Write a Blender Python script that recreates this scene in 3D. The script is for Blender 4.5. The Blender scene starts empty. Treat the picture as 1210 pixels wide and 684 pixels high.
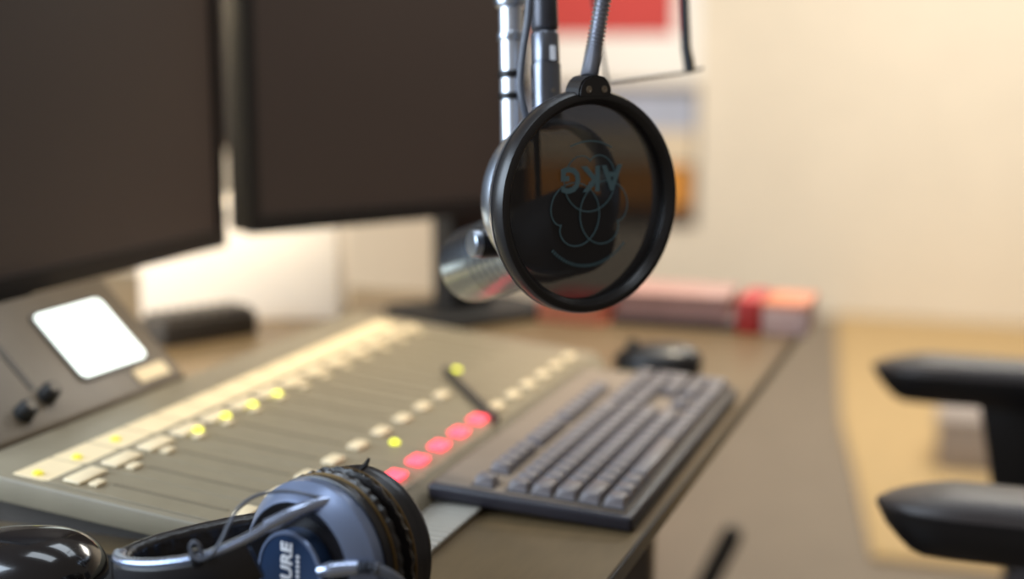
import bpy, bmesh, math, random
from mathutils import Vector, Matrix
random.seed(7)
V = Vector
scene = bpy.context.scene
C = scene.collection

# ------------------------------------------------------------------ camera
# world frame: desk top is z = 0, +Y runs along the desk away from the viewer, +X points to the chair
cam_d = bpy.data.cameras.new('camera')
cam = bpy.data.objects.new('camera', cam_d); C.objects.link(cam)
cam_d.sensor_width = 36.0
cam_d.lens = 1640.0 / 1210.0 * 36.0
cam_d.clip_start = 0.02
TH, PH = math.radians(19.53), math.radians(9.62)
fw = V((-math.sin(TH)*math.cos(PH), math.cos(TH)*math.cos(PH), -math.sin(PH)))
rt = V((math.cos(TH), math.sin(TH), 0)); up = rt.cross(fw)
cam.matrix_world = Matrix(((rt.x, up.x, -fw.x, 0), (rt.y, up.y, -fw.y, 0), (rt.z, up.z, -fw.z, .345), (0, 0, 0, 1)))
cam_d.dof.use_dof = True
cam_d.dof.focus_distance = 0.868
cam_d.dof.aperture_fstop = 2.2
scene.camera = cam

# ------------------------------------------------------------------ view, world, lights
vs = scene.view_settings
vs.view_transform = 'Standard'; vs.look = 'None'; vs.gamma = 1.0; vs.exposure = 0.0
vs.use_curve_mapping = False
world = bpy.data.worlds.new('room_ambience'); scene.world = world; world.use_nodes = True
bgn = world.node_tree.nodes['Background']
bgn.inputs[0].default_value = (1.0, 0.88, 0.76, 1); bgn.inputs[1].default_value = 0.20

def area(name, loc, target, size, power, col, sy=None):
    d = bpy.data.lights.new(name, 'AREA'); d.energy = power; d.color = col
    d.shape = 'RECTANGLE'; d.size = size; d.size_y = sy or size
    o = bpy.data.objects.new(name, d); C.objects.link(o); o.location = loc
    o.rotation_euler = (V(target) - V(loc)).to_track_quat('-Z', 'Y').to_euler()
    return o
area('window_daylight', (-1.65, -.10, .80), (-.30, .78, .20), 1.5, 52, (.70, .84, 1.0), 1.0)
area('ceiling_panel', (-.35, 1.85, 1.85), (-.35, 1.55, 0), 1.3, 13, (.80, .90, 1.0), .6)
area('ceiling_panel_near', (-.55, .50, 1.9), (-.55, .60, 0), 1.1, 10, (.80, .90, 1.0), .5)
area('ceiling_lamp', (0.1, 3.9, 1.85), (-.6, 4.4, -.6), 1.2, 72, (1.0, .955, .87))
def spot(name, loc, target, power, col, cone, blend):
    d = bpy.data.lights.new(name, 'SPOT'); d.energy = power; d.color = col; d.spot_size = math.radians(cone); d.spot_blend = blend
    d.shadow_soft_size = .10
    o = bpy.data.objects.new(name, d); C.objects.link(o); o.location = loc
    o.rotation_euler = (V(target) - V(loc)).to_track_quat('-Z', 'Y').to_euler()
spot('far_desk_fill', (-.30, 1.75, 1.75), (-.60, 1.50, 0), 180, (1.0, .85, .62), 44, 1.0)  # unseen spot added for the warm glow on the far desk
spot('poster_fill', (-1.55, 4.7, 1.6), (-1.6, 5.75, .30), 34, (1.0, .96, .88), 38, .8)  # unseen spot added to brighten the poster
area('lamp_behind_monitors', (-1.02, 1.28, .50), (-.98, 1.56, .03), .12, 4.2, (1.0, .80, .50), .12)

# ------------------------------------------------------------------ helpers
def lin(c):
    c = c / 255.0
    return c/12.92 if c <= .04045 else ((c + .055)/1.055) ** 2.4
def rgb(r, g, b): return (lin(r), lin(g), lin(b), 1)

MATS = {}
def mat(name, col, rough=.5, metal=0.0, var=.08, scale=40, bump=0.0, emit=None, strength=0.0, spec=.5, stretch=None, coat=0.0):
    m = bpy.data.materials.new(name); m.use_nodes = True
    nt = m.node_tree; N = nt.nodes; L = nt.links
    b = N['Principled BSDF']
    tc = N.new('ShaderNodeTexCoord'); mp = N.new('ShaderNodeMapping')
    if stretch: mp.inputs['Scale'].default_value = stretch
    L.new(tc.outputs['Object'], mp.inputs['Vector'])
    nz = N.new('ShaderNodeTexNoise'); nz.inputs['Scale'].default_value = scale; nz.inputs['Detail'].default_value = 4
    L.new(mp.outputs['Vector'], nz.inputs['Vector'])
    rp = N.new('ShaderNodeValToRGB')
    rp.color_ramp.elements[0].position = .3; rp.color_ramp.elements[1].position = .7
    rp.color_ramp.elements[0].color = tuple(x*(1-var) for x in col[:3]) + (1,)
    rp.color_ramp.elements[1].color = tuple(min(1, x*(1+var)) for x in col[:3]) + (1,)
    L.new(nz.outputs['Fac'], rp.inputs['Fac']); L.new(rp.outputs['Color'], b.inputs['Base Color'])
    b.inputs['Roughness'].default_value = rough; b.inputs['Metallic'].default_value = metal
    b.inputs['Specular IOR Level'].default_value = spec
    b.inputs['Coat Weight'].default_value = coat
    if bump:
        bp = N.new('ShaderNodeBump'); bp.inputs['Strength'].default_value = bump; bp.inputs['Distance'].default_value = .002
        L.new(nz.outputs['Fac'], bp.inputs['Height']); L.new(bp.outputs['Normal'], b.inputs['Normal'])
    if emit:
        b.inputs['Emission Color'].default_value = emit; b.inputs['Emission Strength'].default_value = strength
    MATS[name] = m
    return m

mat('wall_paint', rgb(240, 228, 208), .85, var=.02, scale=6, bump=.05)
mat('floor_vinyl', rgb(126, 113, 98), .45, var=.06, scale=9)
mat('tan_floor_patch', rgb(194, 165, 118), .95, var=.06, scale=60, bump=.3)
mat('sheet_black', rgb(22, 21, 23), .75, bump=.2, scale=300)
mat('desk_laminate', rgb(108, 90, 64), .34, var=.07, scale=30, stretch=(6, 1, 1), spec=.55)
mat('desk_edge', rgb(28, 26, 26), .4)
mat('leg_steel', rgb(92, 84, 78), .45, metal=.4)
mat('black_steel', rgb(26, 25, 26), .4, metal=.3)
mat('console_grey', rgb(132, 122, 102), .42, var=.05, scale=50)
mat('console_panel', rgb(136, 125, 103), .40, var=.05, scale=50)
mat('console_dark', rgb(66, 60, 54), .5)
mat('console_rib', rgb(178, 172, 160), .45)
mat('label_strip', rgb(236, 214, 172), .5, var=.05)
mat('button_cream', rgb(232, 212, 174), .45, var=.05)
mat('button_red', rgb(240, 40, 60), .4, emit=rgb(255, 70, 88), strength=3.0)
mat('led_yellow', rgb(220, 225, 30), .4, emit=rgb(214, 218, 20), strength=2.2)
mat('slot_grey', rgb(118, 107, 86), .6)
mat('led_dim', rgb(206, 196, 60), .4, emit=rgb(200, 190, 40), strength=.7)
mat('goose_steel', rgb(176, 178, 186), .32, metal=.85)
mat('stand_in_board_dark', rgb(48, 38, 32), .8)
mat('slot_black', rgb(30, 28, 26), .6)
mat('fader_grey', rgb(160, 150, 132), .5)
mat('screen_white', rgb(240, 250, 245), .3, emit=rgb(240, 252, 246), strength=1.6, var=.01)
mat('bridge_plastic', rgb(104, 92, 76), .42, var=.06)
mat('monitor_glass', rgb(66, 57, 55), .45, var=.03, scale=5, spec=.5)
mat('monitor_bezel', rgb(20, 18, 20), .45)
mat('monitor_back', rgb(18, 17, 18), .6)
mat('white_plastic', rgb(240, 228, 212), .55, var=.02)
mat('ring_black', rgb(28, 26, 27), .33, var=.1, scale=80)
mat('silver_satin', rgb(196, 206, 220), .30, metal=1.0, var=.03)
mat('silver_bright', rgb(224, 230, 240), .34, metal=.9, var=.02)
mat('mic_nickel', rgb(168, 176, 184), .26, metal=1.0, var=.03)
mat('mic_grille', rgb(26, 25, 28), .6, bump=.5, scale=400)
mat('xlr_black', rgb(70, 70, 76), .36, metal=.55, var=.05)
mat('xlr_nickel', rgb(120, 124, 134), .3, metal=.9)
mat('cable_grey', rgb(90, 94, 104), .42)
mat('cable_black', rgb(20, 20, 22), .45)
mat('emblem_blue', rgb(92, 126, 140), .6)
mat('screw_steel', rgb(150, 140, 126), .35, metal=.9)
mat('key_grey', rgb(112, 106, 108), .45, var=.08)
mat('keyboard_black', rgb(40, 38, 46), .45, var=.08)
mat('keyboard_well', rgb(24, 22, 26), .6)
mat('keyboard_plate', rgb(128, 114, 100), .5, var=.05)
mat('hp_shell', rgb(128, 142, 172), .30, metal=.6, var=.03)
mat('hp_black', rgb(24, 22, 24), .30)
mat('hp_leather', rgb(30, 26, 25), .32, var=.2, scale=160, bump=.35)
mat('hp_gold', rgb(120, 96, 58), .38, metal=.6)
mat('hp_badge', rgb(28, 48, 78), .35, var=.05)
mat('hp_band_metal', rgb(168, 180, 206), .26, metal=.9)
mat('print_white', rgb(232, 232, 236), .5, var=.02)
mat('mouse_gloss', rgb(20, 18, 20), .16, coat=.5)
mat('mouse_grey', rgb(120, 126, 140), .35)
mat('chair_pad', rgb(60, 53, 51), .45, var=.06)
mat('chair_plastic', rgb(14, 13, 16), .28)
mat('chair_fabric', rgb(40, 40, 46), .9, bump=.4, scale=200)
mat('poster_red', rgb(196, 66, 62), .6, var=.04)
mat('poster_white', rgb(250, 246, 240), .6, var=.01)
mat('frame_brown', rgb(84, 64, 50), .5)
mat('picture_blue', rgb(176, 182, 200), .6, var=.1, scale=8)
mat('picture_orange', rgb(222, 150, 60), .6, var=.15, scale=8)
mat('picture_pale', rgb(226, 208, 180), .6, var=.05, scale=8)
mat('book_red', rgb(186, 52, 50), .5)
mat('book_pink', rgb(176, 136, 128), .5, var=.12)
mat('book_pale', rgb(214, 180, 172), .5, var=.12)
mat('book_dark', rgb(70, 56, 56), .5)
mat('book_orange', rgb(220, 136, 100), .5)
mat('patch_box_grey', rgb(168, 156, 148), .7)

# pop filter cloth: a fine see-through weave
m = bpy.data.materials.new('filter_cloth'); m.use_nodes = True
nt = m.node_tree; N = nt.nodes; L = nt.links
b = N['Principled BSDF']; b.inputs['Base Color'].default_value = rgb(27, 26, 30); b.inputs['Roughness'].default_value = .6
out = N['Material Output']; tr = N.new('ShaderNodeBsdfTransparent'); mx = N.new('ShaderNodeMixShader')
tc = N.new('ShaderNodeTexCoord'); ck = N.new('ShaderNodeTexNoise'); ck.inputs['Scale'].default_value = 900
rg = N.new('ShaderNodeMapRange'); rg.inputs['To Min'].default_value = .90; rg.inputs['To Max'].default_value = .97
L.new(tc.outputs['Object'], ck.inputs['Vector']); L.new(ck.outputs['Fac'], rg.inputs['Value'])
L.new(rg.outputs['Result'], mx.inputs['Fac']); L.new(tr.outputs[0], mx.inputs[1]); L.new(b.outputs[0], mx.inputs[2])
L.new(mx.outputs[0], out.inputs['Surface'])
MATS['filter_cloth'] = m

ORG = {}
def thing(name, label, cat, loc=(0, 0, 0), group=None):
    o = bpy.data.objects.new(name, None); C.objects.link(o); o.location = loc
    o.empty_display_size = .05
    o['label'] = label; o['category'] = cat
    if group: o['group'] = group
    ORG[o.name] = V(loc)
    return o
def finish(bm, name):
    bmesh.ops.recalc_face_normals(bm, faces=bm.faces)
    me = bpy.data.meshes.new(name); bm.to_mesh(me); bm.free()
    for p in me.polygons: p.use_smooth = True
    me.set_sharp_from_angle(angle=math.radians(38))
    return me
def obj(name, bm, m, parent=None, label=None, cat=None, group=None, kind=None, origin=None):
    """world-space bmesh -> one object; vertices are stored relative to the thing's origin"""
    if parent is not None: org = ORG[parent.name]
    else: org = V(origin) if origin is not None else V((0, 0, 0))
    bmesh.ops.translate(bm, verts=bm.verts, vec=-org)
    me = finish(bm, name); me.materials.append(MATS[m])
    o = bpy.data.objects.new(name, me); C.objects.link(o)
    if parent is not None: o.parent = parent
    else: o.location = org
    ORG[o.name] = org
    if label: o['label'] = label
    if cat: o['category'] = cat
    if group: o['group'] = group
    if kind: o['kind'] = kind
    return o
def inst(name, me, loc, parent, rot=None):
    """shared mesh data, world location loc"""
    o = bpy.data.objects.new(name, me); C.objects.link(o)
    o.parent = parent
    o.location = V(loc) - (ORG[parent.name] if parent is not None else V((0, 0, 0)))
    if rot is not None: o.rotation_euler = rot
    ORG[o.name] = V(loc)
    return o
def nb(): return bmesh.new()
def box(bm, lo, hi, bev=0.0, seg=2):
    r = bmesh.ops.create_cube(bm, size=1)
    vs_ = r['verts']; lo = V(lo); hi = V(hi)
    for v in vs_:
        v.co = V((lo.x + (v.co.x+.5)*(hi.x-lo.x), lo.y + (v.co.y+.5)*(hi.y-lo.y), lo.z + (v.co.z+.5)*(hi.z-lo.z)))
    if bev:
        es = list({e for v in vs_ for e in v.link_edges})
        bmesh.ops.bevel(bm, geom=es, offset=bev, segments=seg, profile=.5, affect='EDGES')
    return bm
def hexa(bm, pts, bev=0.0, seg=2):
    """8 corners: bottom ring 0-3, top ring 4-7"""
    vv = [bm.verts.new(V(p)) for p in pts]
    fs = [(3,2,1,0), (4,5,6,7), (0,1,5,4), (1,2,6,5), (2,3,7,6), (3,0,4,7)]
    ff = [bm.faces.new([vv[i] for i in f]) for f in fs]
    if bev:
        es = list({e for f in ff for e in f.edges})
        bmesh.ops.bevel(bm, geom=es, offset=bev, segments=seg, profile=.5, affect='EDGES')
    return bm
def basis(axis):
    a = V(axis).normalized()
    h = V((0, 0, 1)) if abs(a.z) < .9 else V((0, 1, 0))
    u = h.cross(a).normalized(); w = a.cross(u)
    return a, u, w
def lathe(bm, prof, org, axis, seg=48, close=False):
    """profile (t along axis, r)"""
    a, u, w = basis(axis); org = V(org); rings = []
    for t, r in prof:
        if r < 1e-6: rings.append([bm.verts.new(org + a*t)])
        else: rings.append([bm.verts.new(org + a*t + (u*math.cos(2*math.pi*k/seg) + w*math.sin(2*math.pi*k/seg))*r) for k in range(seg)])
    pairs = list(zip(rings, rings[1:]))
    if close: pairs.append((rings[-1], rings[0]))
    for A, B in pairs:
        for k in range(seg):
            k2 = (k+1) % seg
            if len(A) == 1 and len(B) == 1: continue
            if len(A) == 1: bm.faces.new((A[0], B[k], B[k2]))
            elif len(B) == 1: bm.faces.new((A[k], A[k2], B[0]))
            else: bm.faces.new((A[k], A[k2], B[k2], B[k]))
    return bm
def spline(pts, n=6):
    P = [V(p) for p in pts]; out = []
    for i in range(len(P)-1):
        p0 = P[max(i-1, 0)]; p1 = P[i]; p2 = P[i+1]; p3 = P[min(i+2, len(P)-1)]
        for k in range(n):
            t = k/n
            out.append(.5*((2*p1) + (p2-p0)*t + (2*p0-5*p1+4*p2-p3)*t*t + (-p0+3*p1-3*p2+p3)*t**3))
    out.append(P[-1]); return out
def tube(bm, pts, r, seg=12, cap=True):
    P = [V(p) for p in pts]; n = len(P)
    R = r if isinstance(r, (list, tuple)) else [r]*n
    tan = [(P[min(i+1, n-1)] - P[max(i-1, 0)]).normalized() for i in range(n)]
    _, u, w = basis(tan[0]); rings = []
    for i in range(n):
        u = (u - tan[i]*u.dot(tan[i])).normalized(); w = tan[i].cross(u)
        rings.append([bm.verts.new(P[i] + (u*math.cos(2*math.pi*k/seg) + w*math.sin(2*math.pi*k/seg))*R[i]) for k in range(seg)])
    for A, B in zip(rings, rings[1:]):
        for k in range(seg): bm.faces.new((A[k], A[(k+1) % seg], B[(k+1) % seg], B[k]))
    if cap:
        bm.faces.new(list(reversed(rings[0]))); bm.faces.new(rings[-1])
    return bm
def sweep(bm, pts, sec, upv=(0, 0, 1), cap=True):
    """sweep a 2D section (side, up) along pts keeping up vector"""
    P = [V(p) for p in pts]; n = len(P); rings = []
    for i in range(n):
        t = (P[min(i+1, n-1)] - P[max(i-1, 0)]).normalized()
        uu = V(upv) if not isinstance(upv, list) else V(upv[i])
        s = t.cross(uu).normalized(); u2 = s.cross(t)
        rings.append([bm.verts.new(P[i] + s*a + u2*b_) for a, b_ in sec])
    m_ = len(sec)
    for A, B in zip(rings, rings[1:]):
        for k in range(m_): bm.faces.new((A[k], A[(k+1) % m_], B[(k+1) % m_], B[k]))
    if cap:
        bm.faces.new(list(reversed(rings[0]))); bm.faces.new(rings[-1])
    return bm
def rrect(w, h, r, n=4):
    out = []
    for cx, cy, a0 in ((w/2-r, h/2-r, 0), (-w/2+r, h/2-r, 90), (-w/2+r, -h/2+r, 180), (w/2-r, -h/2+r, 270)):
        for k in range(n+1):
            a = math.radians(a0 + 90*k/n); out.append((cx + r*math.cos(a), cy + r*math.sin(a)))
    return out
def prism(bm, poly2, org, eu, ev, en, t0, t1):
    """extrude polygon (u,v) between offsets t0,t1 along en"""
    A = [bm.verts.new(V(org) + V(eu)*x + V(ev)*y + V(en)*t0) for x, y in poly2]
    B = [bm.verts.new(V(org) + V(eu)*x + V(ev)*y + V(en)*t1) for x, y in poly2]
    bm.faces.new(list(reversed(A))); bm.faces.new(B); n = len(A)
    for k in range(n): bm.faces.new((A[k], A[(k+1) % n], B[(k+1) % n], B[k]))
    return bm
def text_bm(s, size, org, eu, ev, en, depth=.0003, bold=.0, spacing=1.0):
    cu = bpy.data.curves.new('lettering', 'FONT'); cu.body = s; cu.size = size; cu.align_x = 'CENTER'; cu.align_y = 'CENTER'
    cu.extrude = depth; cu.offset = bold; cu.space_character = spacing; cu.resolution_u = 3
    o = bpy.data.objects.new('lettering_tmp', cu); C.objects.link(o)
    dg = bpy.context.evaluated_depsgraph_get(); me = bpy.data.meshes.new_from_object(o.evaluated_get(dg))
    bm = nb(); bm.from_mesh(me)
    for v in bm.verts: v.co = V(org) + V(eu)*v.co.x + V(ev)*v.co.y + V(en)*v.co.z
    bpy.data.objects.remove(o); bpy.data.curves.remove(cu); bpy.data.meshes.remove(me)
    return bm

# ------------------------------------------------------------------ the room
FZ = -0.72
def struct(name, bm, m): 
    o = obj(name, bm, m); o['kind'] = 'structure'; return o
struct('floor', box(nb(), (-2.2, -1.5, FZ-.05), (4.5, 5.75, FZ)), 'floor_vinyl')
struct('wall_back', box(nb(), (-2.2, 5.75, FZ-.05), (4.5, 5.9, 2.2)), 'wall_paint')
struct('wall_left', box(nb(), (-2.35, .62, FZ-.05), (-2.2, 5.9, 2.2)), 'wall_paint')

# tan slab put in for a lit patch of floor, chair to back wall
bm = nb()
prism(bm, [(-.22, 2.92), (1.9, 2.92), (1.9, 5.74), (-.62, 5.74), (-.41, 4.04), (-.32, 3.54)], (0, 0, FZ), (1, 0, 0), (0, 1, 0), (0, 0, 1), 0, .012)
obj('floor_patch', bm, 'tan_floor_patch', label='tan slab standing in for a lit patch of floor beyond the office chair', cat='floor_patch')

# ------------------------------------------------------------------ desk
DX = -.231
t = thing('desk', 'long studio desk with dark laminate top carrying console and keyboard', 'desk', (-.9, 1.2, FZ))
obj('desktop', box(nb(), (-1.58, .28, -.012), (DX-.003, 1.86, 0), .0015, 1), 'desk_laminate', t)
e = nb(); box(e, (DX-.003, .28, -.012), (DX, 1.86, .0004), .001, 1)
obj('edge_band', e, 'desk_edge', t, label='thin black edge band')
for lx, yy in ((-.305, .40), (-.305, 1.215), (-.62, 1.78), (-1.48, .40), (-1.48, 1.78)):
    obj('leg', box(nb(), (lx-.014, yy-.014, FZ), (lx+.014, yy+.014, -.012), .003), 'leg_steel', t)

obj('dark_sheet', box(nb(), (-.95, .36, 0), (-.362, .776, .0016), .0006, 1), 'sheet_black', label='thin black sheet added to darken the desk under the headphones and near mouse', cat='shade sheet', origin=(-.65, .57, 0))  # black sheet added in place of the dark shade on the desk

# ------------------------------------------------------------------ mixing console
def zc(X): return .014 + (-.345 - X)*.1
Y0, Y1 = .782, 1.44
t = thing('mixing_console', 'grey broadcast mixing console with red and yellow lit buttons', 'mixing console', (-.52, 1.1, 0))
CON = t
bm = nb()   # sloped slab
hexa(bm, [(-.410, Y0, .004), (-.410, Y1, .004), (-.705, Y1, .030), (-.705, Y0, .030),
          (-.410, Y0, zc(-.410)), (-.410, Y1, zc(-.410)), (-.705, Y1, zc(-.705)), (-.705, Y0, zc(-.705))], .0025, 2)
obj('chassis', bm, 'console_grey', t)
obj('apron', box(nb(), (-.4105, Y0, .0), (-.362, Y1, .0032), .0008, 1), 'console_grey', t)
obj('front_ramp', hexa(nb(), [(-.399, Y0, .0033), (-.399, Y1, .0033), (-.4105, Y1, .0033), (-.4105, Y0, .0033), (-.399, Y0, .0062), (-.399, Y1, .0062), (-.4115, Y1, .0203), (-.4115, Y0, .0203)]), 'console_grey', t)
obj('plinth', hexa(nb(), [(-.43, Y0+.03, 0), (-.43, Y1-.02, 0), (-.70, Y1-.02, 0), (-.70, Y0+.03, 0),
          (-.43, Y0+.03, .009), (-.43, Y1-.02, .009), (-.70, Y1-.02, .029), (-.70, Y0+.03, .029)]), 'console_dark', t)
PITCH = .0445
CH = [.811 + PITCH*k for k in range(14)]
sl = math.atan(.1)
ROT = (0, sl, 0)
def mesh_of(bm, name, m):
    me = finish(bm, name); me.materials.append(MATS[m]); return me
me_panel = mesh_of(box(nb(), (-.122, -.0218, 0), (.104, .0218, .0010), .0006, 1), 'channel_panel', 'console_panel')
me_slot = mesh_of(box(nb(), (-.047, -.0016, 0), (.047, .0016, .0004)), 'fader_slot', 'slot_grey')
me_cream = mesh_of(box(nb(), (-.006, -.0105, 0), (.006, .0105, .004), .002, 2), 'channel_button', 'button_cream')
me_red = mesh_of(box(nb(), (-.0070, -.0104, 0), (.0070, .0104, .004), .002, 2), 'lit_button', 'button_red')
me_wide = mesh_of(box(nb(), (-.0075, -.017, 0), (.0075, .017, .003), .0015, 2), 'select_button', 'button_cream')
me_small = mesh_of(box(nb(), (-.004, -.006, 0), (.004, .006, .003), .0012, 2), 'small_button', 'button_cream')
def dome(r, h):
    bm = nb(); lathe(bm, [(0, r), (h*.5, r*.9), (h*.85, r*.5), (h, 0)], (0, 0, 0), (0, 0, 1), 14); return bm
me_led = mesh_of(dome(.0042, .003), 'indicator', 'led_yellow')
me_knob = None
for k, y in enumerate(CH):
    put = lambda nm, me, X, dy=0., dz=.0012: inst(nm, me, (X, y+dy, zc(X)+dz), CON, ROT)
    put('channel_panel', me_panel, -.515, 0, 0)
    put('fader_slot', me_slot, -.545)
    if k < 9: put('channel_button', me_cream, -.484)
    put('small_button', me_small, -.600, -.008)
    if 3 <= k <= 7: put('lit_button', me_red, -.429, -.005)
    elif k > 7: put('channel_button', me_cream, -.429)
    put('select_button', me_wide, -.616)
for X, y in ((-.6045, .943), (-.6065, .989), (-.605, 1.031), (-.604, 1.073)):
    inst('indicator', me_led, (X, y, zc(X)+.0042), CON, ROT)
me_dim = mesh_of(dome(.0042, .003), 'indicator', 'led_dim')
for X, y in ((-.647, .798), (-.646, .842), (-.648, .893)):
    inst('indicator', me_dim, (X, y, zc(X)+.0014), CON, ROT)
for X, y in ((-.464, 1.017), (-.508, 1.266)):
    inst('indicator', me_led, (X, y, zc(X)+.0014), CON, ROT)
# pale label strip along the back
me_lab = mesh_of(box(nb(), (-.015, -.021, 0), (.015, .021, .0011), .0004, 1), 'label_strip', 'label_strip')
for k, y in enumerate(CH): inst('label_strip', me_lab, (-.648, y, zc(-.648)), CON, ROT)
# ribs on the front lip
me_rib = mesh_of(box(nb(), (-.022, -.0030, 0), (.024, .0030, .0026), .0009, 2), 'rib', 'console_rib')
y = Y0 + .006
while y < 1.05:
    inst('rib', me_rib, (-.385, y, .0030), CON); y += .0094

# meter bridge with the bright screen
AL = math.radians(45)
uP = V((-math.cos(AL), 0, math.sin(AL))); nP = V((math.sin(AL), 0, math.cos(AL)))
t = thing('meter_bridge', 'tilted grey meter panel with glowing white screen behind the console', 'display panel', (-.76, .93, 0))
base = V((-.709, 0, .051)); LP = .124
bm = nb()
ya, yb = .800, 1.088
a0 = base + V((0, ya, 0)); a1 = base + V((0, yb, 0)); b0 = a0 + uP*LP; b1 = a1 + uP*LP
back = V((-.94, 0, 0))
hexa(bm, [V((a0.x-.004, ya, 0)), V((a1.x-.004, yb, 0)), V((b1.x-.004, yb, 0)), V((b0.x-.004, ya, 0)), a0, a1, b1, b0], .003, 2)
obj('housing', bm, 'bridge_plastic', t)
def on_panel(y, s, h=0): return V((base.x, y, base.z)) + uP*s + nP*h
sc = nb(); prism(sc, rrect(.099, .078, .008), on_panel(1.010, .065), (0, 1, 0), uP, nP, .0003, .0022)
obj('screen_bezel', sc, 'console_dark', t)
sc = nb(); prism(sc, rrect(.092, .071, .006), on_panel(1.010, .065), (0, 1, 0), uP, nP, .0018, .0032)
obj('screen', sc, 'screen_white', t, label='glowing blank white screen')
obj('name_plate', prism(nb(), rrect(.046, .014, .002), on_panel(1.048, .014), (0, 1, 0), uP, nP, .0002, .0016), 'label_strip', t)
for yy, s in ((.876, .018), (.912, .026)):
    k = obj('knob', lathe(nb(), [(0, .0085), (.010, .0078), (.0125, .006), (.0125, 0)], on_panel(yy, s), nP, 20), 'slot_black', t)
    p0 = on_panel(yy, s, .0126)
    obj('knob_cap', lathe(nb(), [(-.001, .0045), (.0008, .004), (.0008, 0)], p0, nP, 16), 'bridge_plastic', k)
obj('groove', prism(nb(), rrect(.006, .07, .002), on_panel(.905, .070), (0, 1, 0), uP, nP, .0002, .001), 'console_dark', t)

# dark cable lying over the console
pts = spline([(-.515, 1.25, zc(-.515)+.0062), (-.48, 1.205, zc(-.48)+.0062), (-.44, 1.155, zc(-.44)+.0062), (-.41, 1.118, zc(-.41)+.0062)], 6)
obj('pen', tube(nb(), pts, [.0012] + [.0035]*(len(pts)-2) + [.0026], 10), 'console_dark', label='slim dark pen lying across the console', cat='pen', origin=(-.46, 1.18, .03))

# ------------------------------------------------------------------ keyboard
KX0, KX1 = -.403, -.241   # rear, front
KY0, KY1 = .938, 1.362
tilt = math.atan(.0085/.162)
t = thing('keyboard', 'full size dark computer keyboard with grey keys beside the console', 'keyboard', (KX1, KY0, 0))
KB = t
ex = V((-math.cos(tilt), 0, math.sin(tilt)))    # from front edge to rear
ez = V((math.sin(tilt), 0, math.cos(tilt)))
def kp(y, v, h): return V((KX1, y, .0005)) + ex*v + ez*h
KW = .1620
bm = nb()
hexa(bm, [kp(KY0+.003, 0, 0), kp(KY1-.003, 0, 0), kp(KY1-.003, KW, 0), kp(KY0+.003, KW, 0),
          kp(KY0, 0, .0125), kp(KY1, 0, .0125), kp(KY1, KW, .0135), kp(KY0, KW, .0135)], .0035, 3)
obj('case', bm, 'keyboard_black', t)
bm = nb()
hexa(bm, [kp(KY0+.006, .006, .0125), kp(KY1-.006, .006, .0125), kp(KY1-.006, KW-.004, .0130), kp(KY0+.006, KW-.004, .0130),
          kp(KY0+.006, .006, .0138), kp(KY1-.006, .006, .0138), kp(KY1-.006, KW-.004, .0146), kp(KY0+.006, KW-.004, .0146)], .0006, 1)
obj('top_plate', bm, 'keyboard_plate', t)
for yy in (KY0+.05, KY1-.05):
    obj('tilt_foot', box(nb(), (KX0+.012, yy-.012, .0058), (KX0+.026, yy+.012, .0092), .001), 'keyboard_black', t)
U = .01885
KU = .410/22.5
for a_, c_, v0, v1 in ((0, 15, -.5, 4.5), (0, 1, 4.95, 5.95), (2, 6, 4.95, 5.95), (6.5, 10.5, 4.95, 5.95), (11, 15, 4.95, 5.95), (15.25, 18.25, 2.5, 4.5), (15.25, 18.25, -.5, .5), (18.5, 22.5, -.5, 4.5)):
    y0_, y1_ = KY0 + .0085 + a_*KU, KY0 + .0085 + c_*KU
    v0, v1 = .0170 + v0*U, .0170 + v1*U
    hexa_ = [kp(y0_, v0, .0135), kp(y1_, v0, .0135), kp(y1_, v1, .0140), kp(y0_, v1, .0140), kp(y0_, v0, .0149), kp(y1_, v0, .0149), kp(y1_, v1, .0151), kp(y0_, v1, .0151)]
    obj('key_well', hexa(nb(), hexa_), 'keyboard_well', t)
keymesh = {}
def key_mesh(w, h=1.0):
    k_ = (round(w, 2), h)
    if k_ in keymesh: return keymesh[k_]
    L_ = (.410/22.5)*w - .0022; Wd = U*h - .0026
    bm = nb(); tp = .0022
    hexa(bm, [(-Wd/2, -L_/2, 0), (-Wd/2, L_/2, 0), (Wd/2, L_/2, 0), (Wd/2, -L_/2, 0)][::-1] +
         [(-Wd/2+tp, -L_/2+tp, .0085), (-Wd/2+tp, L_/2-tp, .0085), (Wd/2-tp*.7, L_/2-tp, .0080), (Wd/2-tp*.7, -L_/2+tp, .0080)][::-1], .0009, 1)
    keymesh[k_] = mesh_of(bm, 'key', 'key_grey'); return keymesh[k_]
rows = [  # (v of row centre, list of (start unit, width))
    (5, [(0, 1)] + [(2+i, 1) for i in range(4)] + [(6.5+i, 1) for i in range(4)] + [(11+i, 1) for i in range(4)] + [(15.25+i, 1) for i in range(3)]),
    (4, [(i, 1) for i in range(13)] + [(13, 2)] + [(15.25+i, 1) for i in range(3)] + [(18.5+i, 1) for i in range(4)]),
    (3, [(0, 1.5)] + [(1.5+i, 1) for i in range(12)] + [(13.5, 1.5)] + [(15.25+i, 1) for i in range(3)] + [(18.5+i, 1) for i in range(3)]),
    (2, [(0, 1.75)] + [(1.75+i, 1) for i in range(11)] + [(12.75, 2.25)] + [(18.5+i, 1) for i in range(3)]),
    (1, [(0, 2.25)] + [(2.25+i, 1) for i in range(10)] + [(12.25, 2.75), (16.25, 1)] + [(18.5+i, 1) for i in range(3)]),
    (0, [(0, 1.25), (1.25, 1.25), (2.5, 1.25), (3.75, 6.25), (10, 1.25), (11.25, 1.25), (12.5, 1.25), (13.75, 1.25)] + [(15.25+i, 1) for i in range(3)] + [(18.5, 2), (20.5, 1)]),
]
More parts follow.
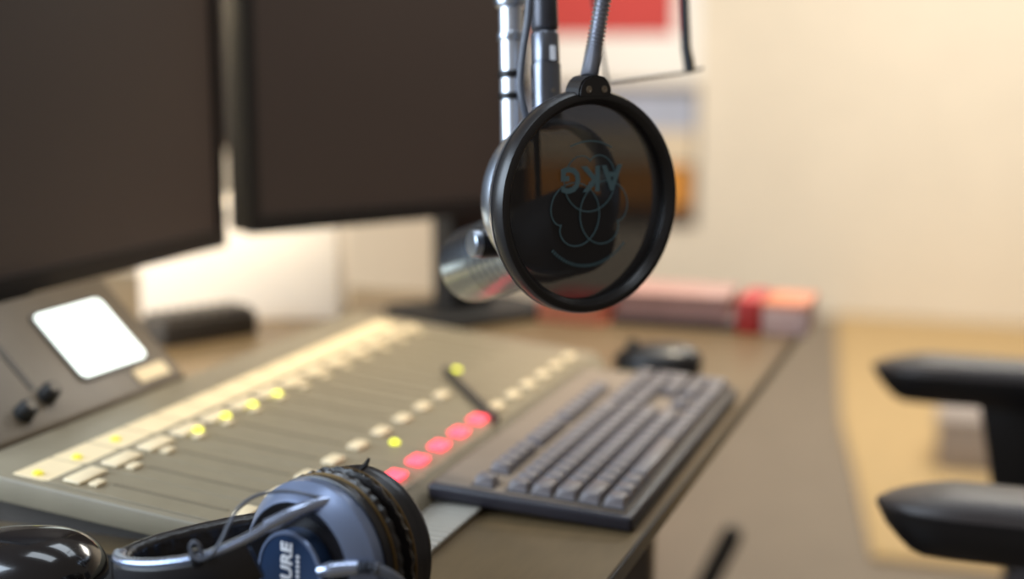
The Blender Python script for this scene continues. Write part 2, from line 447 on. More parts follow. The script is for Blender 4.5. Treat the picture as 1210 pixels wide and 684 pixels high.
for r_, ks in rows:
    v = .0170 + r_*U + (.0085 if r_ == 5 else 0)
    for s, w in ks:
        o = inst('key', key_mesh(w), kp(KY0 + .0085 + (s + w/2)*(.410/22.5), v, .0142), KB, (0, tilt, 0))
for r_ in (3, 1):
    v = .0170 + (r_-.5)*U
    inst('key', key_mesh(1, 2.0), kp(KY0 + .0085 + 22*(.410/22.5), v, .0142), KB, (0, tilt, 0))

# ------------------------------------------------------------------ pop filter
PF = V((-.265, .900, .246)); n = V((.813, -.582, 0)).normalized()
e1 = V((-n.y, n.x, 0)); e2 = V((0, 0, 1))          # in-plane right, up as seen from the front
t = thing('pop_filter', 'round black pop filter with upside-down logo hanging before the microphone', 'pop filter', PF - V((0, 0, .0755)))
R = .0755
prof = [(-.0075, R-.0035), (-.0065, R-.0008), (-.003, R), (.003, R), (.0062, R-.0012), (.0075, R-.0035), (.0072, R-.0060),
        (.0052, R-.0075), (.0035, R-.0090), (.0010, R-.0098), (-.0045, R-.0096), (-.0072, R-.0060)]
obj('rim', lathe(nb(), prof, PF, n, 96, close=True), 'ring_black', t)
rb = nb(); lathe(rb, [(-.0130, R-.007), (-.0128, R-.0035), (-.0078, R-.0012), (-.0050, R+.0003), (-.0046, R-.002), (-.0075, R-.008)], PF, n, 96, close=True)
obj('rear_hoop', rb, 'silver_satin', t, label='silver hoop behind the rim')
bm = nb(); lathe(bm, [(0, R-.0094), (.0004, .04), (.0006, 0)], PF, n, 96)
cloth = obj('cloth', bm, 'filter_cloth', t, label='see-through black cloth')
def pin(u_, v_, h=.0016): return PF + e1*u_ + e2*v_ + n*h
def ribbon(bm, P2, w=.0006, h=.0012, closed=True):
    m_ = len(P2); Q = []
    for i in range(m_):
        a = P2[(i-1) % m_] if closed else P2[max(i-1, 0)]; c_ = P2[(i+1) % m_] if closed else P2[min(i+1, m_-1)]
        dx, dy = c_[0]-a[0], c_[1]-a[1]; l = math.hypot(dx, dy) or 1; nx, ny = -dy/l, dx/l
        p = P2[i]; Q.append([bm.verts.new(pin(p[0]+nx*s*w, p[1]+ny*s*w, hh)) for s, hh in ((-1, h), (1, h), (1, h+.0003), (-1, h+.0003))])
    for i in range(m_ if closed else m_-1):
        A, B = Q[i], Q[(i+1) % m_]
        for k in range(4): bm.faces.new((A[k], A[(k+1) % 4], B[(k+1) % 4], B[k]))
ca = .0168
for ang in (90, 210, 330):
    d = V((math.cos(math.radians(ang)), math.sin(math.radians(ang)))); s = V((-d.y, d.x)); P2 = []
    for k in range(72):
        th = 2*math.pi*(k+.5)/72; rr = ca*(1+math.cos(th))
        # cusp outwards, bulge across the centre
        q = d*(.0275 - rr*math.cos(th)) + s*(rr*math.sin(th)); P2.append((q.x + .001, q.y + .000))
    bm = nb(); ribbon(bm, P2, .00042); obj('emblem_loop', bm, 'emblem_blue', cloth)
obj('lettering', text_bm('AKG', .0235, pin(.0010, .0170, .0022), -e1, -e2, n, .0002, .0007, 1.15), 'emblem_blue', cloth)
for (cx, cy, rad, a0, a1) in ((0.0, 0.0, .0415, 62, 112), (0.0, 0.0, .043, 225, 315)):
    bm = nb(); k = a0
    while k < a1:
        th0, th1 = math.radians(k), math.radians(k+2.2 if a1 < 200 else k+1.6)
        ribbon(bm, [(cx+rad*math.cos(x), cy+rad*math.sin(x)) for x in (th0, (th0+th1)/2, th1)], .0005 if a1 < 200 else .0011, .0012, False)
        k += 2.2 if a1 < 200 else 3.1
    obj('print_arc', bm, 'emblem_blue', cloth)
# bracket with two screws
bc = PF + e2*(R-.001) + n*0
bpoly = [(-.0140, -.004), (.0140, -.004), (.0140, .000), (.0128, .0045), (.0095, .0088), (.004, .0108), (-.004, .0108), (-.0095, .0088), (-.0128, .0045), (-.0140, .000)]
bm = nb(); prism(bm, bpoly, bc, e1, e2, n, -.0085, .0082)
bmesh.ops.bevel(bm, geom=list(bm.edges), offset=.0012, segments=2, affect='EDGES')
br = obj('bracket', bm, 'ring_black', t)
for sx in (-.0062, .0068):
    p = bc + e1*sx + e2*.0015 + n*.0080
    s_ = obj('screw', lathe(nb(), [(0, .0024), (.0007, .0024), (.0010, .0018), (.0004, .0012), (.0004, 0)], p, n, 16), 'screw_steel', br)
# gooseneck: ribbed flexible tube curving up to its clamp on the boom
gp = spline([bc + e2*.008, V((-.266, .914, .345)), V((-.2645, .925, .372)), V((-.262, .936, .405)), V((-.262, .950, .445)), V((-.275, .962, .485)), V((-.305, .970, .505)), V((-.336, .975, .505))], 60)
rs = []
for i in range(len(gp)): rs.append(.0050 + .0011*math.cos(i*2*math.pi/6))
obj('gooseneck', tube(nb(), gp, rs, 14), 'goose_steel', t, label='ribbed steel gooseneck')

# ------------------------------------------------------------------ microphone, boom, cable
hd = V((-.279, .939, .224)); tl = V((-.400, 1.012, .178)); ax = (hd - tl).normalized()
t = thing('microphone', 'silver cylindrical studio microphone behind the pop filter', 'microphone', tl)
Lm = (hd - tl).length
obj('body', lathe(nb(), [(.006, .0255), (.008, .0285), (.014, .0298), (Lm*.62, .0298), (Lm*.66, .0288)], tl, ax, 56), 'mic_nickel', t)
obj('rear_cap', lathe(nb(), [(0, 0), (.0005, .018), (.003, .0245), (.0075, .0280), (.0085, .0262)], tl, ax, 56), 'mic_nickel', t)
obj('grille', lathe(nb(), [(Lm*.655, .0285), (Lm*.68, .0312), (Lm*.95, .0318), (Lm*1.0, .0300), (Lm*1.03, .022), (Lm*1.04, 0)], tl, ax, 56), 'mic_grille', t)
for k in range(5):
    tt = Lm*(.30 + .05*k)
    obj('vent_band', lathe(nb(), [(tt, .0296), (tt, .0302), (tt+.0016, .0302), (tt+.0016, .0296)], tl, ax, 48, close=True), 'mic_nickel', t)

t = thing('microphone_boom', 'silver boom tube with mounting ring hanging down behind the pop filter', 'microphone stand', (-.345, .975, .24))
tA, tB = V((-.349, .981, .384)), V((-.3425, .967, .292))
td = (tB - tA).normalized(); top = tA - td*.30; bot = tB + td*.03
obj('tube', tube(nb(), [top, bot], .0088, 28), 'silver_bright', t)
for s, ln, m_ in ((.030, .006, 'silver_satin'), (.0525, .0052, 'black_steel'), (.0685, .0050, 'black_steel')):
    p = tA + td*(s - .006*(s < .04))
    obj('collar', lathe(nb(), [(0, .0086), (0, .0098), (.0008, .0103), (ln-.0008, .0103), (ln, .0098), (ln, .0086)], p, td, 32, close=True), m_, t)
obj('joint', lathe(nb(), [(-.014, 0), (-.013, .008), (-.006, .0118), (0, .0122), (.003, .0112), (.0045, .0085)], tA + td*.002, td, 32), 'silver_satin', t, label='polished rounded joint')
# mounting ring around the microphone head
rc = PF - n*.043
ring = nb(); lathe(ring, [(-.008, .0510), (-.007, .0535), (-.003, .0550), (.006, .0550), (.012, .0540), (.013, .0510), (.0, .0490)], rc, n, 80, close=True)
obj('mount_ring', ring, 'silver_satin', t)
for ang in (100, 220, 340):
    a = math.radians(ang); d = e1*math.cos(a) + e2*math.sin(a)
    q = hd - ax*.045
    obj('spoke', tube(nb(), [rc - n*.004 + d*.051, q + d*.0305], .0022, 8), 'black_steel', t)
# black clamp knob with a silver cap
kd = V((-.66, -.65, .02)).normalized(); kc = V((-.340, .935, .2108))
kn = obj('knob', lathe(nb(), [(-.012, .006), (0, .006), (0, .0100), (.0015, .0108), (.0170, .0108), (.0182, .0102), (.0182, 0)], kc, kd, 32), 'chair_plastic', t)
obj('knob_cap', lathe(nb(), [(.0178, .0100), (.0230, .0098), (.0240, .0088), (.0242, 0)], kc, kd, 32), 'silver_satin', kn)
# arm going up and away, out of sight
obj('arm', tube(nb(), [top, top + V((-.03, .35, .22)), top + V((-.06, .75, .30))], .0095, 16), 'silver_bright', t)

xt, xb = V((-.316, .960, .383)), V((-.310, .949, .309)); xd = (xb - xt).normalized()
t = thing('microphone_cable', 'microphone cable with dark plug running down beside the boom tube', 'cable', xb)
obj('cable_boot', lathe(nb(), [(-.040, .0045), (-.03, .0055), (-.014, .0078), (-.010, .0092), (.0190, .0096), (.0215, .0090), (.0225, .0078)], xt, xd, 32), 'xlr_black', t)
sh = obj('plug_shell', lathe(nb(), [(.0222, .0078), (.0232, .0090), (.0245, .0097), (.0440, .0099), (.0446, .0093), (.0452, .0093), (.0458, .0105), (.092, .0105), (.092, 0)], xt, xd, 36), 'xlr_nickel', t)
cd = (V((0, 0, .345)) - xt); cd.z = 0; cd.normalize(); sd = cd.cross(V((0, 0, 1))) * -1
sp = xt + xd*.0375 + cd*.0090 + sd*.0045
obj('latch', prism(nb(), rrect(.0036, .0105, .0012), sp, sd, -xd, (cd*.85+sd*.52).normalized(), -.001, .0014), 'print_white', sh)
obj('screw', lathe(nb(), [(0, .0016), (.0012, .0014), (.0012, 0)], xt + xd*.064 + cd*.0095 + sd*.0045, cd, 12), 'screw_steel', sh)
cp = spline([V((-.318, .962, .425)), V((-.320, .964, .50)), V((-.324, .955, .54)), V((-.322, .944, .50)), V((-.318, .938, .430)), V((-.318, .932, .376)), V((-.3205, .927, .347)), V((-.3215, .924, .324)), V((-.3185, .924, .307)), V((-.316, .935, .285))], 10)
obj('cord', tube(nb(), cp, .0028, 12), 'cable_grey', t)

# thin wire frame further back
t = thing('wire_frame', 'thin black wire hanger seen right of the gooseneck', 'wire hanger', (-.28, 1.14, .33))
obj('rod', tube(nb(), [(-.270, 1.172, .900), (-.258, 1.154, .389), (-.2545, 1.149, .350), (-.2515, 1.1465, .338), (-.2500, 1.146, .330)], [.0040, .0040, .0042, .0046, .0046], 14), 'cable_black', t)
obj('wire', tube(nb(), [(-.240, 1.150, .3335), (-.250, 1.1455, .3305), (-.313, 1.123, .322)], .0011, 8), 'cable_black', t)
obj('strut', tube(nb(), [(-.405, 1.146, .860), (-.329, 1.129, .389), (-.3145, 1.1235, .322)], .0015, 8), 'cable_black', t)

# ------------------------------------------------------------------ headphones
hF, hR = V((-.364, .657, .0580)), V((-.343, .7320, .0540)); ha = (hF - hR).normalized()
mid = (hF + hR)/2
t = thing('headphones', 'black and steel blue closed headphones lying folded in front of the console', 'headphones', (mid.x, mid.y, 0))
HP = t
HL = (hF - hR).length
def cup(sgn, badge):
    o = mid; a = ha*sgn
    h = HL/2
    r0 = .0515
    sh_ = obj('ear_cup', lathe(nb(), [(h*.40, .0490), (h*.44, .0500), (h*.62, .0497), (h*.70, .0470), (h*.86, .0425), (h*.92, .0400), (h*.90, .0385)], o, a, 72), 'hp_shell' if badge else 'hp_black', t)  # rear shell black: its lack of light is put into the colour
    obj('cup_face', lathe(nb(), [(h*.915, .0395), (h*.90, .0370), (h*.80, .0320), (h*.78, .0300), (h*.78, 0)], o, a, 72), 'hp_black', sh_)
    obj('cup_band', lathe(nb(), [(h*.24, .0480), (h*.26, .0505), (h*.40, .0508), (h*.42, .0480)], o, a, 72), 'hp_black', sh_)
    obj('trim_ring', lathe(nb(), [(h*.205, .048), (h*.21, .0514), (h*.235, .0514), (h*.24, .048)], o, a, 72), 'hp_gold', sh_)
    # pleated cushion
    bm = nb(); a_, u_, w_ = basis(a); seg = 144; rings = []
    for i, (tt, rr) in enumerate([(.002, .026), (.0012, .034), (.0012, .042), (.0035, .0495), (h*.10, .0520), (h*.17, .0515), (h*.205, .0490)]):
        ring_ = []
        for k in range(seg):
            w1 = .0007*math.sin(k*2*math.pi*36/seg + math.sin(k*.31)*1.3) if i in (4, 5) else 0
            ring_.append(bm.verts.new(o + a_*(tt) + (u_*math.cos(2*math.pi*k/seg) + w_*math.sin(2*math.pi*k/seg))*(rr + w1)))
        rings.append(ring_)
    for A, B in zip(rings, rings[1:]):
        for k in range(seg): bm.faces.new((A[k], A[(k+1) % seg], B[(k+1) % seg], B[k]))
    obj('cushion', bm, 'hp_leather', t)
    if badge:
        _, u2, w2 = basis(a)
        bd = obj('badge', lathe(nb(), [(h*.74, .0245), (h*1.0, .0245), (h*1.04, .0232), (h*1.05, .0220), (h*1.045, .0212), (h*1.045, 0)], o, a, 64), 'hp_badge', t, label='round dark blue badge')
        obj('badge_rim', lathe(nb(), [(h*1.03, .0246), (h*1.065, .0240), (h*1.065, .0226), (h*1.04, .0224)], o, a, 64, close=True), 'hp_shell', bd)
        su = V((0, 0, 1)); su = (su - a*su.dot(a)).normalized(); sr = su.cross(a).normalized()
        if sr.dot(V((1, 0, 0))) < 0: sr = -sr
        fc = o + a*(h*1.047)
        obj('lettering', text_bm('SHURE', .0115, fc - sr*.002, su, -sr, a, .0003, .0004, 1.05), 'print_white', bd)
        bm = nb()
        for q in range(9):      # line of print too small to read: short strokes only
            prism(bm, rrect(.0017, .0024, .0004, 1), fc + sr*.0062 + su*(-.0112 + .0028*q), su, -sr, a, -.0003, .0003)
        obj('small_print', bm, 'print_white', bd)
    else:
        obj('badge', lathe(nb(), [(h*.74, .0245), (h*1.0, .0245), (h*1.04, .0225), (h*1.04, 0)], o, a, 48), 'hp_badge', t)
cup(1, True); cup(-1, False)
# headband loop: front limb, apex at the left, padded rear limb
fr = [(-.350, .668, .098), (-.357, .655, .095), (-.368, .6465, .0905), (-.381, .637, .0825), (-.402, .628, .0730), (-.426, .624, .0675), (-.446, .625, .0645), (-.460, .632, .0625), (-.468, .644, .0612)]
bk = [(-.468, .644, .0612), (-.470, .656, .0610), (-.462, .674, .0630), (-.440, .698, .0660), (-.417, .717, .0680), (-.399, .731, .0690), (-.380, .742, .0690), (-.362, .746, .066)]
sec = rrect(.0068, .024, .0030, 3); sec = [(x, y - .012) for x, y in sec]
obj('headband', sweep(nb(), spline(fr[3:], 6), sec), 'hp_black', t)
obj('band_trim', sweep(nb(), spline(fr[1:], 6), [(x, y + .0006) for x, y in rrect(.0074, .0046, .0018, 3)]), 'hp_band_metal', t, label='bright steel trim along the headband')
pp = spline(bk, 10); sec2 = [(x, y - .013) for x, y in rrect(.0115, .027, .005, 4)]
bm = nb(); P = pp; rings = []
for i, p in enumerate(P):
    tn = (P[min(i+1, len(P)-1)] - P[max(i-1, 0)]).normalized(); s = tn.cross(V((0, 0, 1))).normalized(); u2 = s.cross(tn)
    g = 1 + .06*math.sin(i*2*math.pi/4)
    rings.append([bm.verts.new(p + s*x*g + u2*y) for x, y in sec2])
for A, B in zip(rings, rings[1:]):
    for k in range(len(sec2)): bm.faces.new((A[k], A[(k+1) % len(sec2)], B[(k+1) % len(sec2)], B[k]))
bm.faces.new(list(reversed(rings[0]))); bm.faces.new(rings[-1])
obj('headband_pad', bm, 'hp_leather', t, label='creased black padding inside the headband')
# slider clip and hinge
obj('slider_clip', sweep(nb(), [(-.4075, .6262, .0720), (-.4035, .6272, .0735)], rrect(.0085, .0095, .002, 2)), 'hp_black', t)
obj('yoke', tube(nb(), spline([(-.372, .6440, .0890), (-.358, .652, .096), (-.348, .664, .0985), (-.342, .676, .0965)], 6), .0040, 12), 'hp_band_metal', t)
# thin link wire with its little loop
wp = [(-.345, .668, .1000), (-.352, .660, .1035), (-.365, .656, .1060), (-.379, .650, .1045), (-.387, .642, .099), (-.390, .634, .090), (-.392, .630, .083), (-.396, .626, .076), (-.400, .622, .0738), (-.404, .621, .0755), (-.406, .621, .080), (-.404, .621, .0838), (-.401, .622, .082), (-.400, .624, .0755)]
obj('link_wire', tube(nb(), spline(wp, 6), .0010, 8), 'cable_grey', t)
# plug and cord
obj('cord_plug', tube(nb(), spline([(-.3405, .6435, .0670), (-.334, .645, .0680), (-.326, .648, .0690), (-.3195, .650, .0695)], 3), [.0028, .0034, .0040, .0044, .0045, .0044, .0044, .0043, .0042, .0040], 16), 'hp_band_metal', t)
bm = nb()
cs = spline([(-.3195, .650, .0695), (-.3155, .6515, .0697), (-.311, .653, .0692), (-.303, .657, .0645), (-.297, .661, .056), (-.292, .665, .036), (-.286, .665, .012), (-.275, .655, .0035), (-.25, .600, .0032), (-.262, .50, .0032), (-.30, .42, .0032)], 6)
rr = [.0031 + (.0011*math.cos(i*math.pi) if 1 < i < 13 else 0) for i in range(len(cs))]
obj('cord', tube(bm, cs, rr, 12), 'cable_grey', t)
obj('hinge_tab', tube(nb(), [(-.341, .700, .1085), (-.338, .701, .1115), (-.3365, .702, .1150)], [.0018, .0015, .0008], 8), 'hp_black', t)

# ------------------------------------------------------------------ mice
def mouse(name, label, c, yaw, L_, Wd, Hh, m_shell, m_side):
    o = thing(name, label, 'mouse', c)
    def shape(zf0, zf1, grow):
        bm = nb(); nu, nv = 28, 12; cs_, sn = math.cos(yaw), math.sin(yaw); rings = []
        for j in range(nv+1):
            ph = math.pi/2*j/nv
            ring_ = []
            for k in range(nu):
                th = 2*math.pi*k/nu
                x = math.copysign(abs(math.cos(th))**.8, math.cos(th))*math.cos(ph)**.75*L_/2*grow
                y = math.copysign(abs(math.sin(th))**.85, math.sin(th))*math.cos(ph)**.75*Wd/2*grow*(1 - .12*math.cos(th))
                z = (zf0 + (zf1-zf0)*math.sin(ph))*Hh*(1 - .10*math.cos(th)*math.cos(ph))
                ring_.append(bm.verts.new(V(c) + V((x*cs_-y*sn, x*sn+y*cs_, z))))
            rings.append(ring_)
        for A, B in zip(rings, rings[1:]):
            for k in range(nu): bm.faces.new((A[k], A[(k+1) % nu], B[(k+1) % nu], B[k]))
        bm.faces.new(rings[-1]); bm.faces.new(list(reversed(rings[0])))
        bmesh.ops.remove_doubles(bm, verts=bm.verts, dist=1e-6)
        return bm
    obj('shell', shape(.30, 1.0, 1.0), m_shell, o)
    obj('base', shape(.0, .62, .96), m_side, o)
    w = V((L_*.28*math.cos(yaw), L_*.28*math.sin(yaw), Hh*.86))
    obj('scroll_wheel', lathe(nb(), [(-.003, 0), (-.003, .006), (-.002, .0075), (.002, .0075), (.003, .006), (.003, 0)], V(c)+w, (-math.sin(yaw), math.cos(yaw), 0), 20), 'slot_black', o)
    return o
mouse('computer_mouse', 'glossy black computer mouse in the near corner beside the headphones', (-.580, .690, .0016), math.radians(192), .115, .075, .045, 'mouse_gloss', 'mouse_grey')
mouse('computer_mouse', 'dark computer mouse on the desk past the far end of the keyboard', (-.350, 1.470, 0), math.radians(185), .100, .062, .030, 'ring_black', 'cable_black')

# ------------------------------------------------------------------ monitors
def monitor(label, bl, br, zb, Hh, stand=None):
    """bl, br: bottom corners (x, y) as seen from the operator side; front faces +X"""
    A = V((bl[0], bl[1], zb)); B = V((br[0], br[1], zb)); eu = (B - A).normalized(); nrm = V((eu.y, -eu.x, 0))
    Wd = (B - A).length; ctr = (A + B)/2
    o = thing('monitor', label, 'monitor', (ctr.x, ctr.y, 0), 'switched-off desk monitors')
    c = ctr + V((0, 0, Hh/2))
    bm = nb(); prism(bm, rrect(Wd, Hh, .006), c, eu, (0, 0, 1), nrm, -.040, .0)
    obj('housing', bm, 'monitor_back', o)
    bz = .014
    for nm, (x0, x1, y0, y1) in dict(a=(-Wd/2, Wd/2, -Hh/2, -Hh/2+.020), b=(-Wd/2, Wd/2, Hh/2-bz, Hh/2), c=(-Wd/2, -Wd/2+bz, -Hh/2+.020, Hh/2-bz), d=(Wd/2-bz, Wd/2, -Hh/2+.020, Hh/2-bz)).items():
        bm = nb(); prism(bm, [(x0, y0), (x1, y0), (x1, y1), (x0, y1)], c, eu, (0, 0, 1), nrm, 0, .006)
        obj('bezel', bm, 'monitor_bezel', o)
    bm = nb(); prism(bm, [(-Wd/2+bz-.001, -Hh/2+.019), (Wd/2-bz+.001, -Hh/2+.019), (Wd/2-bz+.001, Hh/2-bz+.001), (-Wd/2+bz-.001, Hh/2-bz+.001)], c, eu, (0, 0, 1), nrm, .0002, .0025)
    obj('screen', bm, 'monitor_glass', o, label='dark switched-off screen')
    sx, sback = stand
    s0 = ctr + eu*sx - nrm*(.040 + sback)
    bm = nb(); prism(bm, rrect(.075, .045, .010), V((s0.x, s0.y, 0)), eu, nrm, (0, 0, 1), .010, zb + Hh*.6)
    obj('stand_column', bm, 'monitor_back', o)
    bm = nb(); prism(bm, rrect(.20, .16, .03), V((s0.x, s0.y, 0)) + nrm*.02, eu, nrm, (0, 0, 1), 0, .012)
    obj('stand_base', bm, 'monitor_back', o)
    if sback > .03:
        bm = nb(); prism(bm, rrect(.08, .05, .01), s0 + V((0, 0, Hh*.45)), eu, (0, 0, 1), nrm, .02, .02 + sback + .003)
        obj('stand_bracket', bm, 'monitor_back', o)
    return o
monitor('large dark switched-off monitor at the left edge, above the white screen', (-.832, .86), (-.834, 1.365), .130, .42, (-.05, .03))
monitor('dark switched-off monitor standing behind the boom tube', (-.8105, 1.3808), (-.592, 1.732), .142, .42, (0.150, .03))

# ------------------------------------------------------------------ far things on the desk
# white box under the second monitor
t = thing('white_box', 'pale box standing on the desk under the far monitor', 'box', (-.96, 1.63, 0))
def obox(c, yaw, L_, Wd, z0, z1, bev=.003):
    cs_, sn = math.cos(yaw), math.sin(yaw); eu = V((cs_, sn, 0)); ev = V((-sn, cs_, 0)); bm = nb()
    pts = [(-L_/2, -Wd/2), (L_/2, -Wd/2), (L_/2, Wd/2), (-L_/2, Wd/2)]
    hexa(bm, [V((c[0], c[1], z0)) + eu*x + ev*y for x, y in pts] + [V((c[0], c[1], z1)) + eu*x + ev*y for x, y in pts], bev)
    return bm
wy = math.radians(20)
obj('body', obox((-.960, 1.635), wy, .26, .14, 0, .135), 'white_plastic', t)
obj('lid', obox((-.960, 1.635), wy, .266, .146, .135, .155), 'white_plastic', t)

t = thing('ribbed_device', 'low dark device with ribbed top on the desk behind the console', 'device', (-.93, 1.45, 0))
ry = math.radians(62)
obj('body', obox((-.925, 1.455), ry, .13, .06, 0, .030), 'console_dark', t)
for k in range(8):
    x = -.054 + k*.0155
    c = (-.925 + math.cos(ry)*x, 1.455 + math.sin(ry)*x)
    obj('rib', obox(c, ry, .008, .052, .0295, .036, .001), 'console_dark', t)

# books and magazines at the far right end of the desk
def book(label, c, yaw, L_, Wd, z0, z1, m_, m_page='book_pale'):
    o = thing('magazine', label, 'magazine', (c[0], c[1], z0), 'printed matter at the far end of the desk')
    obj('cover', obox(c, yaw, L_, Wd, z1-.002, z1, .0006), m_, o)
    obj('cover', obox(c, yaw, L_, Wd, z0, z0+.002, .0006), m_, o)
    obj('pages', obox(c, yaw, L_-.004, Wd-.004, z0+.002, z1-.002, .0), m_page, o)
book('dark magazine under the long pinkish one at the desk end', (-.392, 1.765), math.radians(1), .160, .11, 0, .012, 'book_dark', 'book_dark')
book('long pinkish magazine lying under the pop filter at the desk end', (-.394, 1.768), math.radians(2), .145, .11, .012, .042, 'book_pink', 'book_pink')
book('red magazine sticking out left of the long pinkish one', (-.522, 1.755), math.radians(-3), .09, .11, 0, .026, 'book_red', 'book_orange')
t = thing('printed_box', 'small red and pink printed box at the far corner of the desk', 'box', (-.292, 1.752, 0))
obj('body', obox((-.292, 1.752), 0, .030, .10, 0, .043), 'book_red', t)
t = thing('printed_box', 'small pale pink printed box nearest the desk corner', 'box', (-.246, 1.75, 0))
b_ = obj('body', obox((-.246, 1.750), 0, .056, .10, 0, .036), 'book_pale', t)
obj('lid', obox((-.246, 1.750), 0, .058, .102, .034, .042), 'book_orange', t)

# ------------------------------------------------------------------ office chair
t = thing('office_chair', 'black office chair with padded armrests facing the desk', 'chair', (.30, 1.46, FZ))
def arm(yc, ztop, xt_):
    # pad seen end-on from the side: rounded tip pointing at the desk
    n_ = 26; Lp = .27; bm = nb(); rings = []
    for i in range(n_+1):
        s = i/n_; x = xt_ + Lp*s
        e = max(.0, min(1, s/.30)); e2_ = max(0, min(1, (1-s)/.2))
        k = (1 - (1-e)**2.2)**.5 * (1-(1-e2_)**2.5)**.5
        w = .040*max(k, .06); up_ = .017*max(min(1, s/.22)**.6, .15); dn = .022*max(min(1, s/.16)**.8, .1)
        ring_ = []
        for q in range(20):
            a = 2*math.pi*q/20; cy, sz = math.cos(a), math.sin(a)
            y = math.copysign(abs(cy)**.6, cy)*w
            z = (math.copysign(abs(sz)**.7, sz)*up_) if sz > 0 else 0
            ring_.append((x, yc + y, ztop - .015 + z + (.0 if sz > 0 else -.004*abs(sz))))
        rings.append([bm.verts.new(p) for p in ring_])
    for A, B in zip(rings, rings[1:]):
        for q in range(20): bm.faces.new((A[q], A[(q+1) % 20], B[(q+1) % 20], B[q]))
    bm.faces.new(list(reversed(rings[0]))); bm.faces.new(rings[-1])
    pad = obj('armrest_pad', bm, 'chair_pad', t)
    # hard under-shell
    bm = nb(); rings = []
    for i in range(n_+1):
        s = i/n_; x = xt_ - .001 + Lp*s
        e = max(.0, min(1, s/.30)); e2_ = max(0, min(1, (1-s)/.2))
        k = (1 - (1-e)**2.2)**.5 * (1-(1-e2_)**2.5)**.5
        w = .0415*max(k, .07); d = .034*min(1, (s/.13 if s < .13 else 1))**.8 + .002
        rings.append([bm.verts.new((x + (0 if z_ else dxx), yc + sy*w, ztop - .0155 - zz)) for sy, zz, z_, dxx in ((-1, 0, 1, 0), (-1.02, d*.45, 1, 0), (-.72, d, 1, 0), (.72, d, 1, 0), (1.02, d*.45, 1, 0), (1, 0, 1, 0))])
    for A, B in zip(rings, rings[1:]):
        for q in range(6): bm.faces.new((A[q], A[(q+1) % 6], B[(q+1) % 6], B[q]))
    bm.faces.new(list(reversed(rings[0]))); bm.faces.new(rings[-1])
    obj('armrest_shell', bm, 'chair_plastic', t)
    # upright post, leaning slightly
    x0 = xt_ + .125
    bm = nb(); hexa(bm, [(x0+.045, yc-.018, -.30), (x0+.125, yc-.018, -.30), (x0+.125, yc+.018, -.30), (x0+.045, yc+.018, -.30),
                          (x0, yc-.022, ztop-.040), (x0+.115, yc-.022, ztop-.040), (x0+.115, yc+.022, ztop-.040), (x0, yc+.022, ztop-.040)], .006)
    obj('armrest_post', bm, 'chair_plastic', t)
arm(1.195, -.020, -.088); arm(1.735, -.020, -.140)
bm = nb(); box(bm, (.02, 1.235, -.33), (.52, 1.695, -.25), .03, 4); obj('seat', bm, 'chair_fabric', t)
bm = nb(); hexa(bm, [(.50, 1.25, -.22), (.57, 1.25, -.22), (.57, 1.68, -.22), (.50, 1.68, -.22), (.60, 1.28, .36), (.66, 1.28, .36), (.66, 1.65, .36), (.60, 1.65, .36)], .025, 4)
obj('backrest', bm, 'chair_fabric', t)
obj('back_bar', box(nb(), (.40, 1.435, -.345), (.60, 1.495, -.18), .008), 'chair_plastic', t)
obj('arm_bar', box(nb(), (.12, 1.175, -.345), (.18, 1.755, -.30), .006), 'chair_plastic', t)
obj('gas_lift', lathe(nb(), [(0, .0), (0, .028), (.16, .028), (.16, .018), (.36, .018), (.36, 0)], (.30, 1.46, FZ+.04), (0, 0, 1), 24), 'chair_plastic', t)
for k in range(5):
    a = math.radians(20 + 72*k); d = V((math.cos(a), math.sin(a), 0))
    p = V((.30, 1.46, FZ))
    leg_ = obj('base_leg', tube(nb(), [p + V((0, 0, .10)), p + d*.15 + V((0, 0, .085)), p + d*.28 + V((0, 0, .066))], [.024, .020, .015], 10), 'chair_plastic', t)
    cpos = p + d*.28 + V((0, 0, .0275))
    obj('caster', lathe(nb(), [(-.022, 0), (-.022, .024), (-.018, .0275), (.018, .0275), (.022, .024), (.022, 0)], cpos, d.cross(V((0, 0, 1))), 20), 'chair_plastic', leg_)

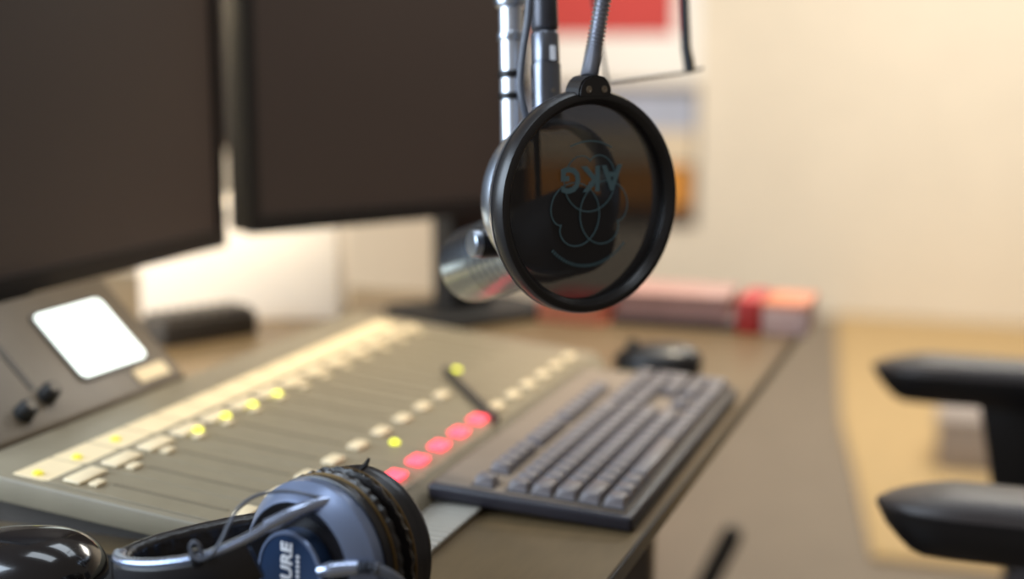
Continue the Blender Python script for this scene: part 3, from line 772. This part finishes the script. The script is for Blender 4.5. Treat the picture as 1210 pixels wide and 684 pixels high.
# slanted black tube beyond the desk edge, and a box put in for a grey floor patch
t = thing('floor_stand', 'slanted black tube rising from the floor beside the desk edge', 'stand', (-.51, 1.998, FZ))
obj('tube', tube(nb(), [(-.510, 1.998, FZ+.006), (-.375, 2.099, -.407), (-.3705, 2.1025, -.397), (-.369, 2.104, -.393)], [.017, .017, .013, .006], 16), 'cable_black', t)
obj('foot', lathe(nb(), [(0, .09), (.004, .09), (.010, .05), (.014, .02), (.014, 0)], (-.510, 1.998, FZ), (0, 0, 1), 32), 'cable_black', t)
t = thing('grey_patch_box', 'low grey box standing in for a grey patch behind the chair armrests', 'box', (-.03, 3.70, FZ+.012))
obj('body', box(nb(), (-.125, 3.62, FZ+.012), (.20, 3.86, FZ+.125), .01), 'patch_box_grey', t)
obj('lid', box(nb(), (-.130, 3.615, FZ+.125), (.205, 3.865, FZ+.15), .006), 'patch_box_grey', t)

# ------------------------------------------------------------------ on the back wall
WY = 5.75
def wall_rect(x0, x1, z0, z1, m_, name, d0, d1, parent=None, **kw):
    return obj(name, box(nb(), (x0, WY-.002-d1, z0), (x1, WY-.002-d0, z1)), m_, parent, **kw)
t = thing('poster', 'white poster with large red field hanging on the back wall', 'poster', (-1.42, WY, .2))
wall_rect(-2.10, -1.215, .235, 1.0, 'poster_white', 'sheet', 0, .004, t)
wall_rect(-2.10, -1.325, .425, 1.0, 'poster_red', 'red_field', .004, .006, t)
t = thing('picture_frame', 'dark framed picture with pale and orange fields below the red poster', 'picture', (-1.42, WY, -.4))
wall_rect(-2.10, -1.215, -.37, .215, 'frame_brown', 'frame', 0, .012, t)
wall_rect(-2.09, -1.225, .03, .185, 'picture_blue', 'blue_field', .012, .016, t)
wall_rect(-2.09, -1.225, -.11, .03, 'picture_pale', 'pale_field', .012, .016, t)
wall_rect(-2.09, -1.240, -.29, -.12, 'picture_orange', 'orange_field', .012, .016, t)
t = thing('gap_board', 'dark board added on the left wall to darken the gap between monitors', 'stand-in board', (-2.2, 3.7, .0))  # stand-in panel, added to make the top of the monitor gap dark
obj('stand_in_panel', box(nb(), (-2.198, 3.22, .08), (-2.185, 4.18, 1.1), .002, 1), 'stand_in_board_dark', t)
obj('frame', box(nb(), (-2.2, 3.20, .06), (-2.19, 4.20, 1.12), .002, 1), 'frame_brown', t)
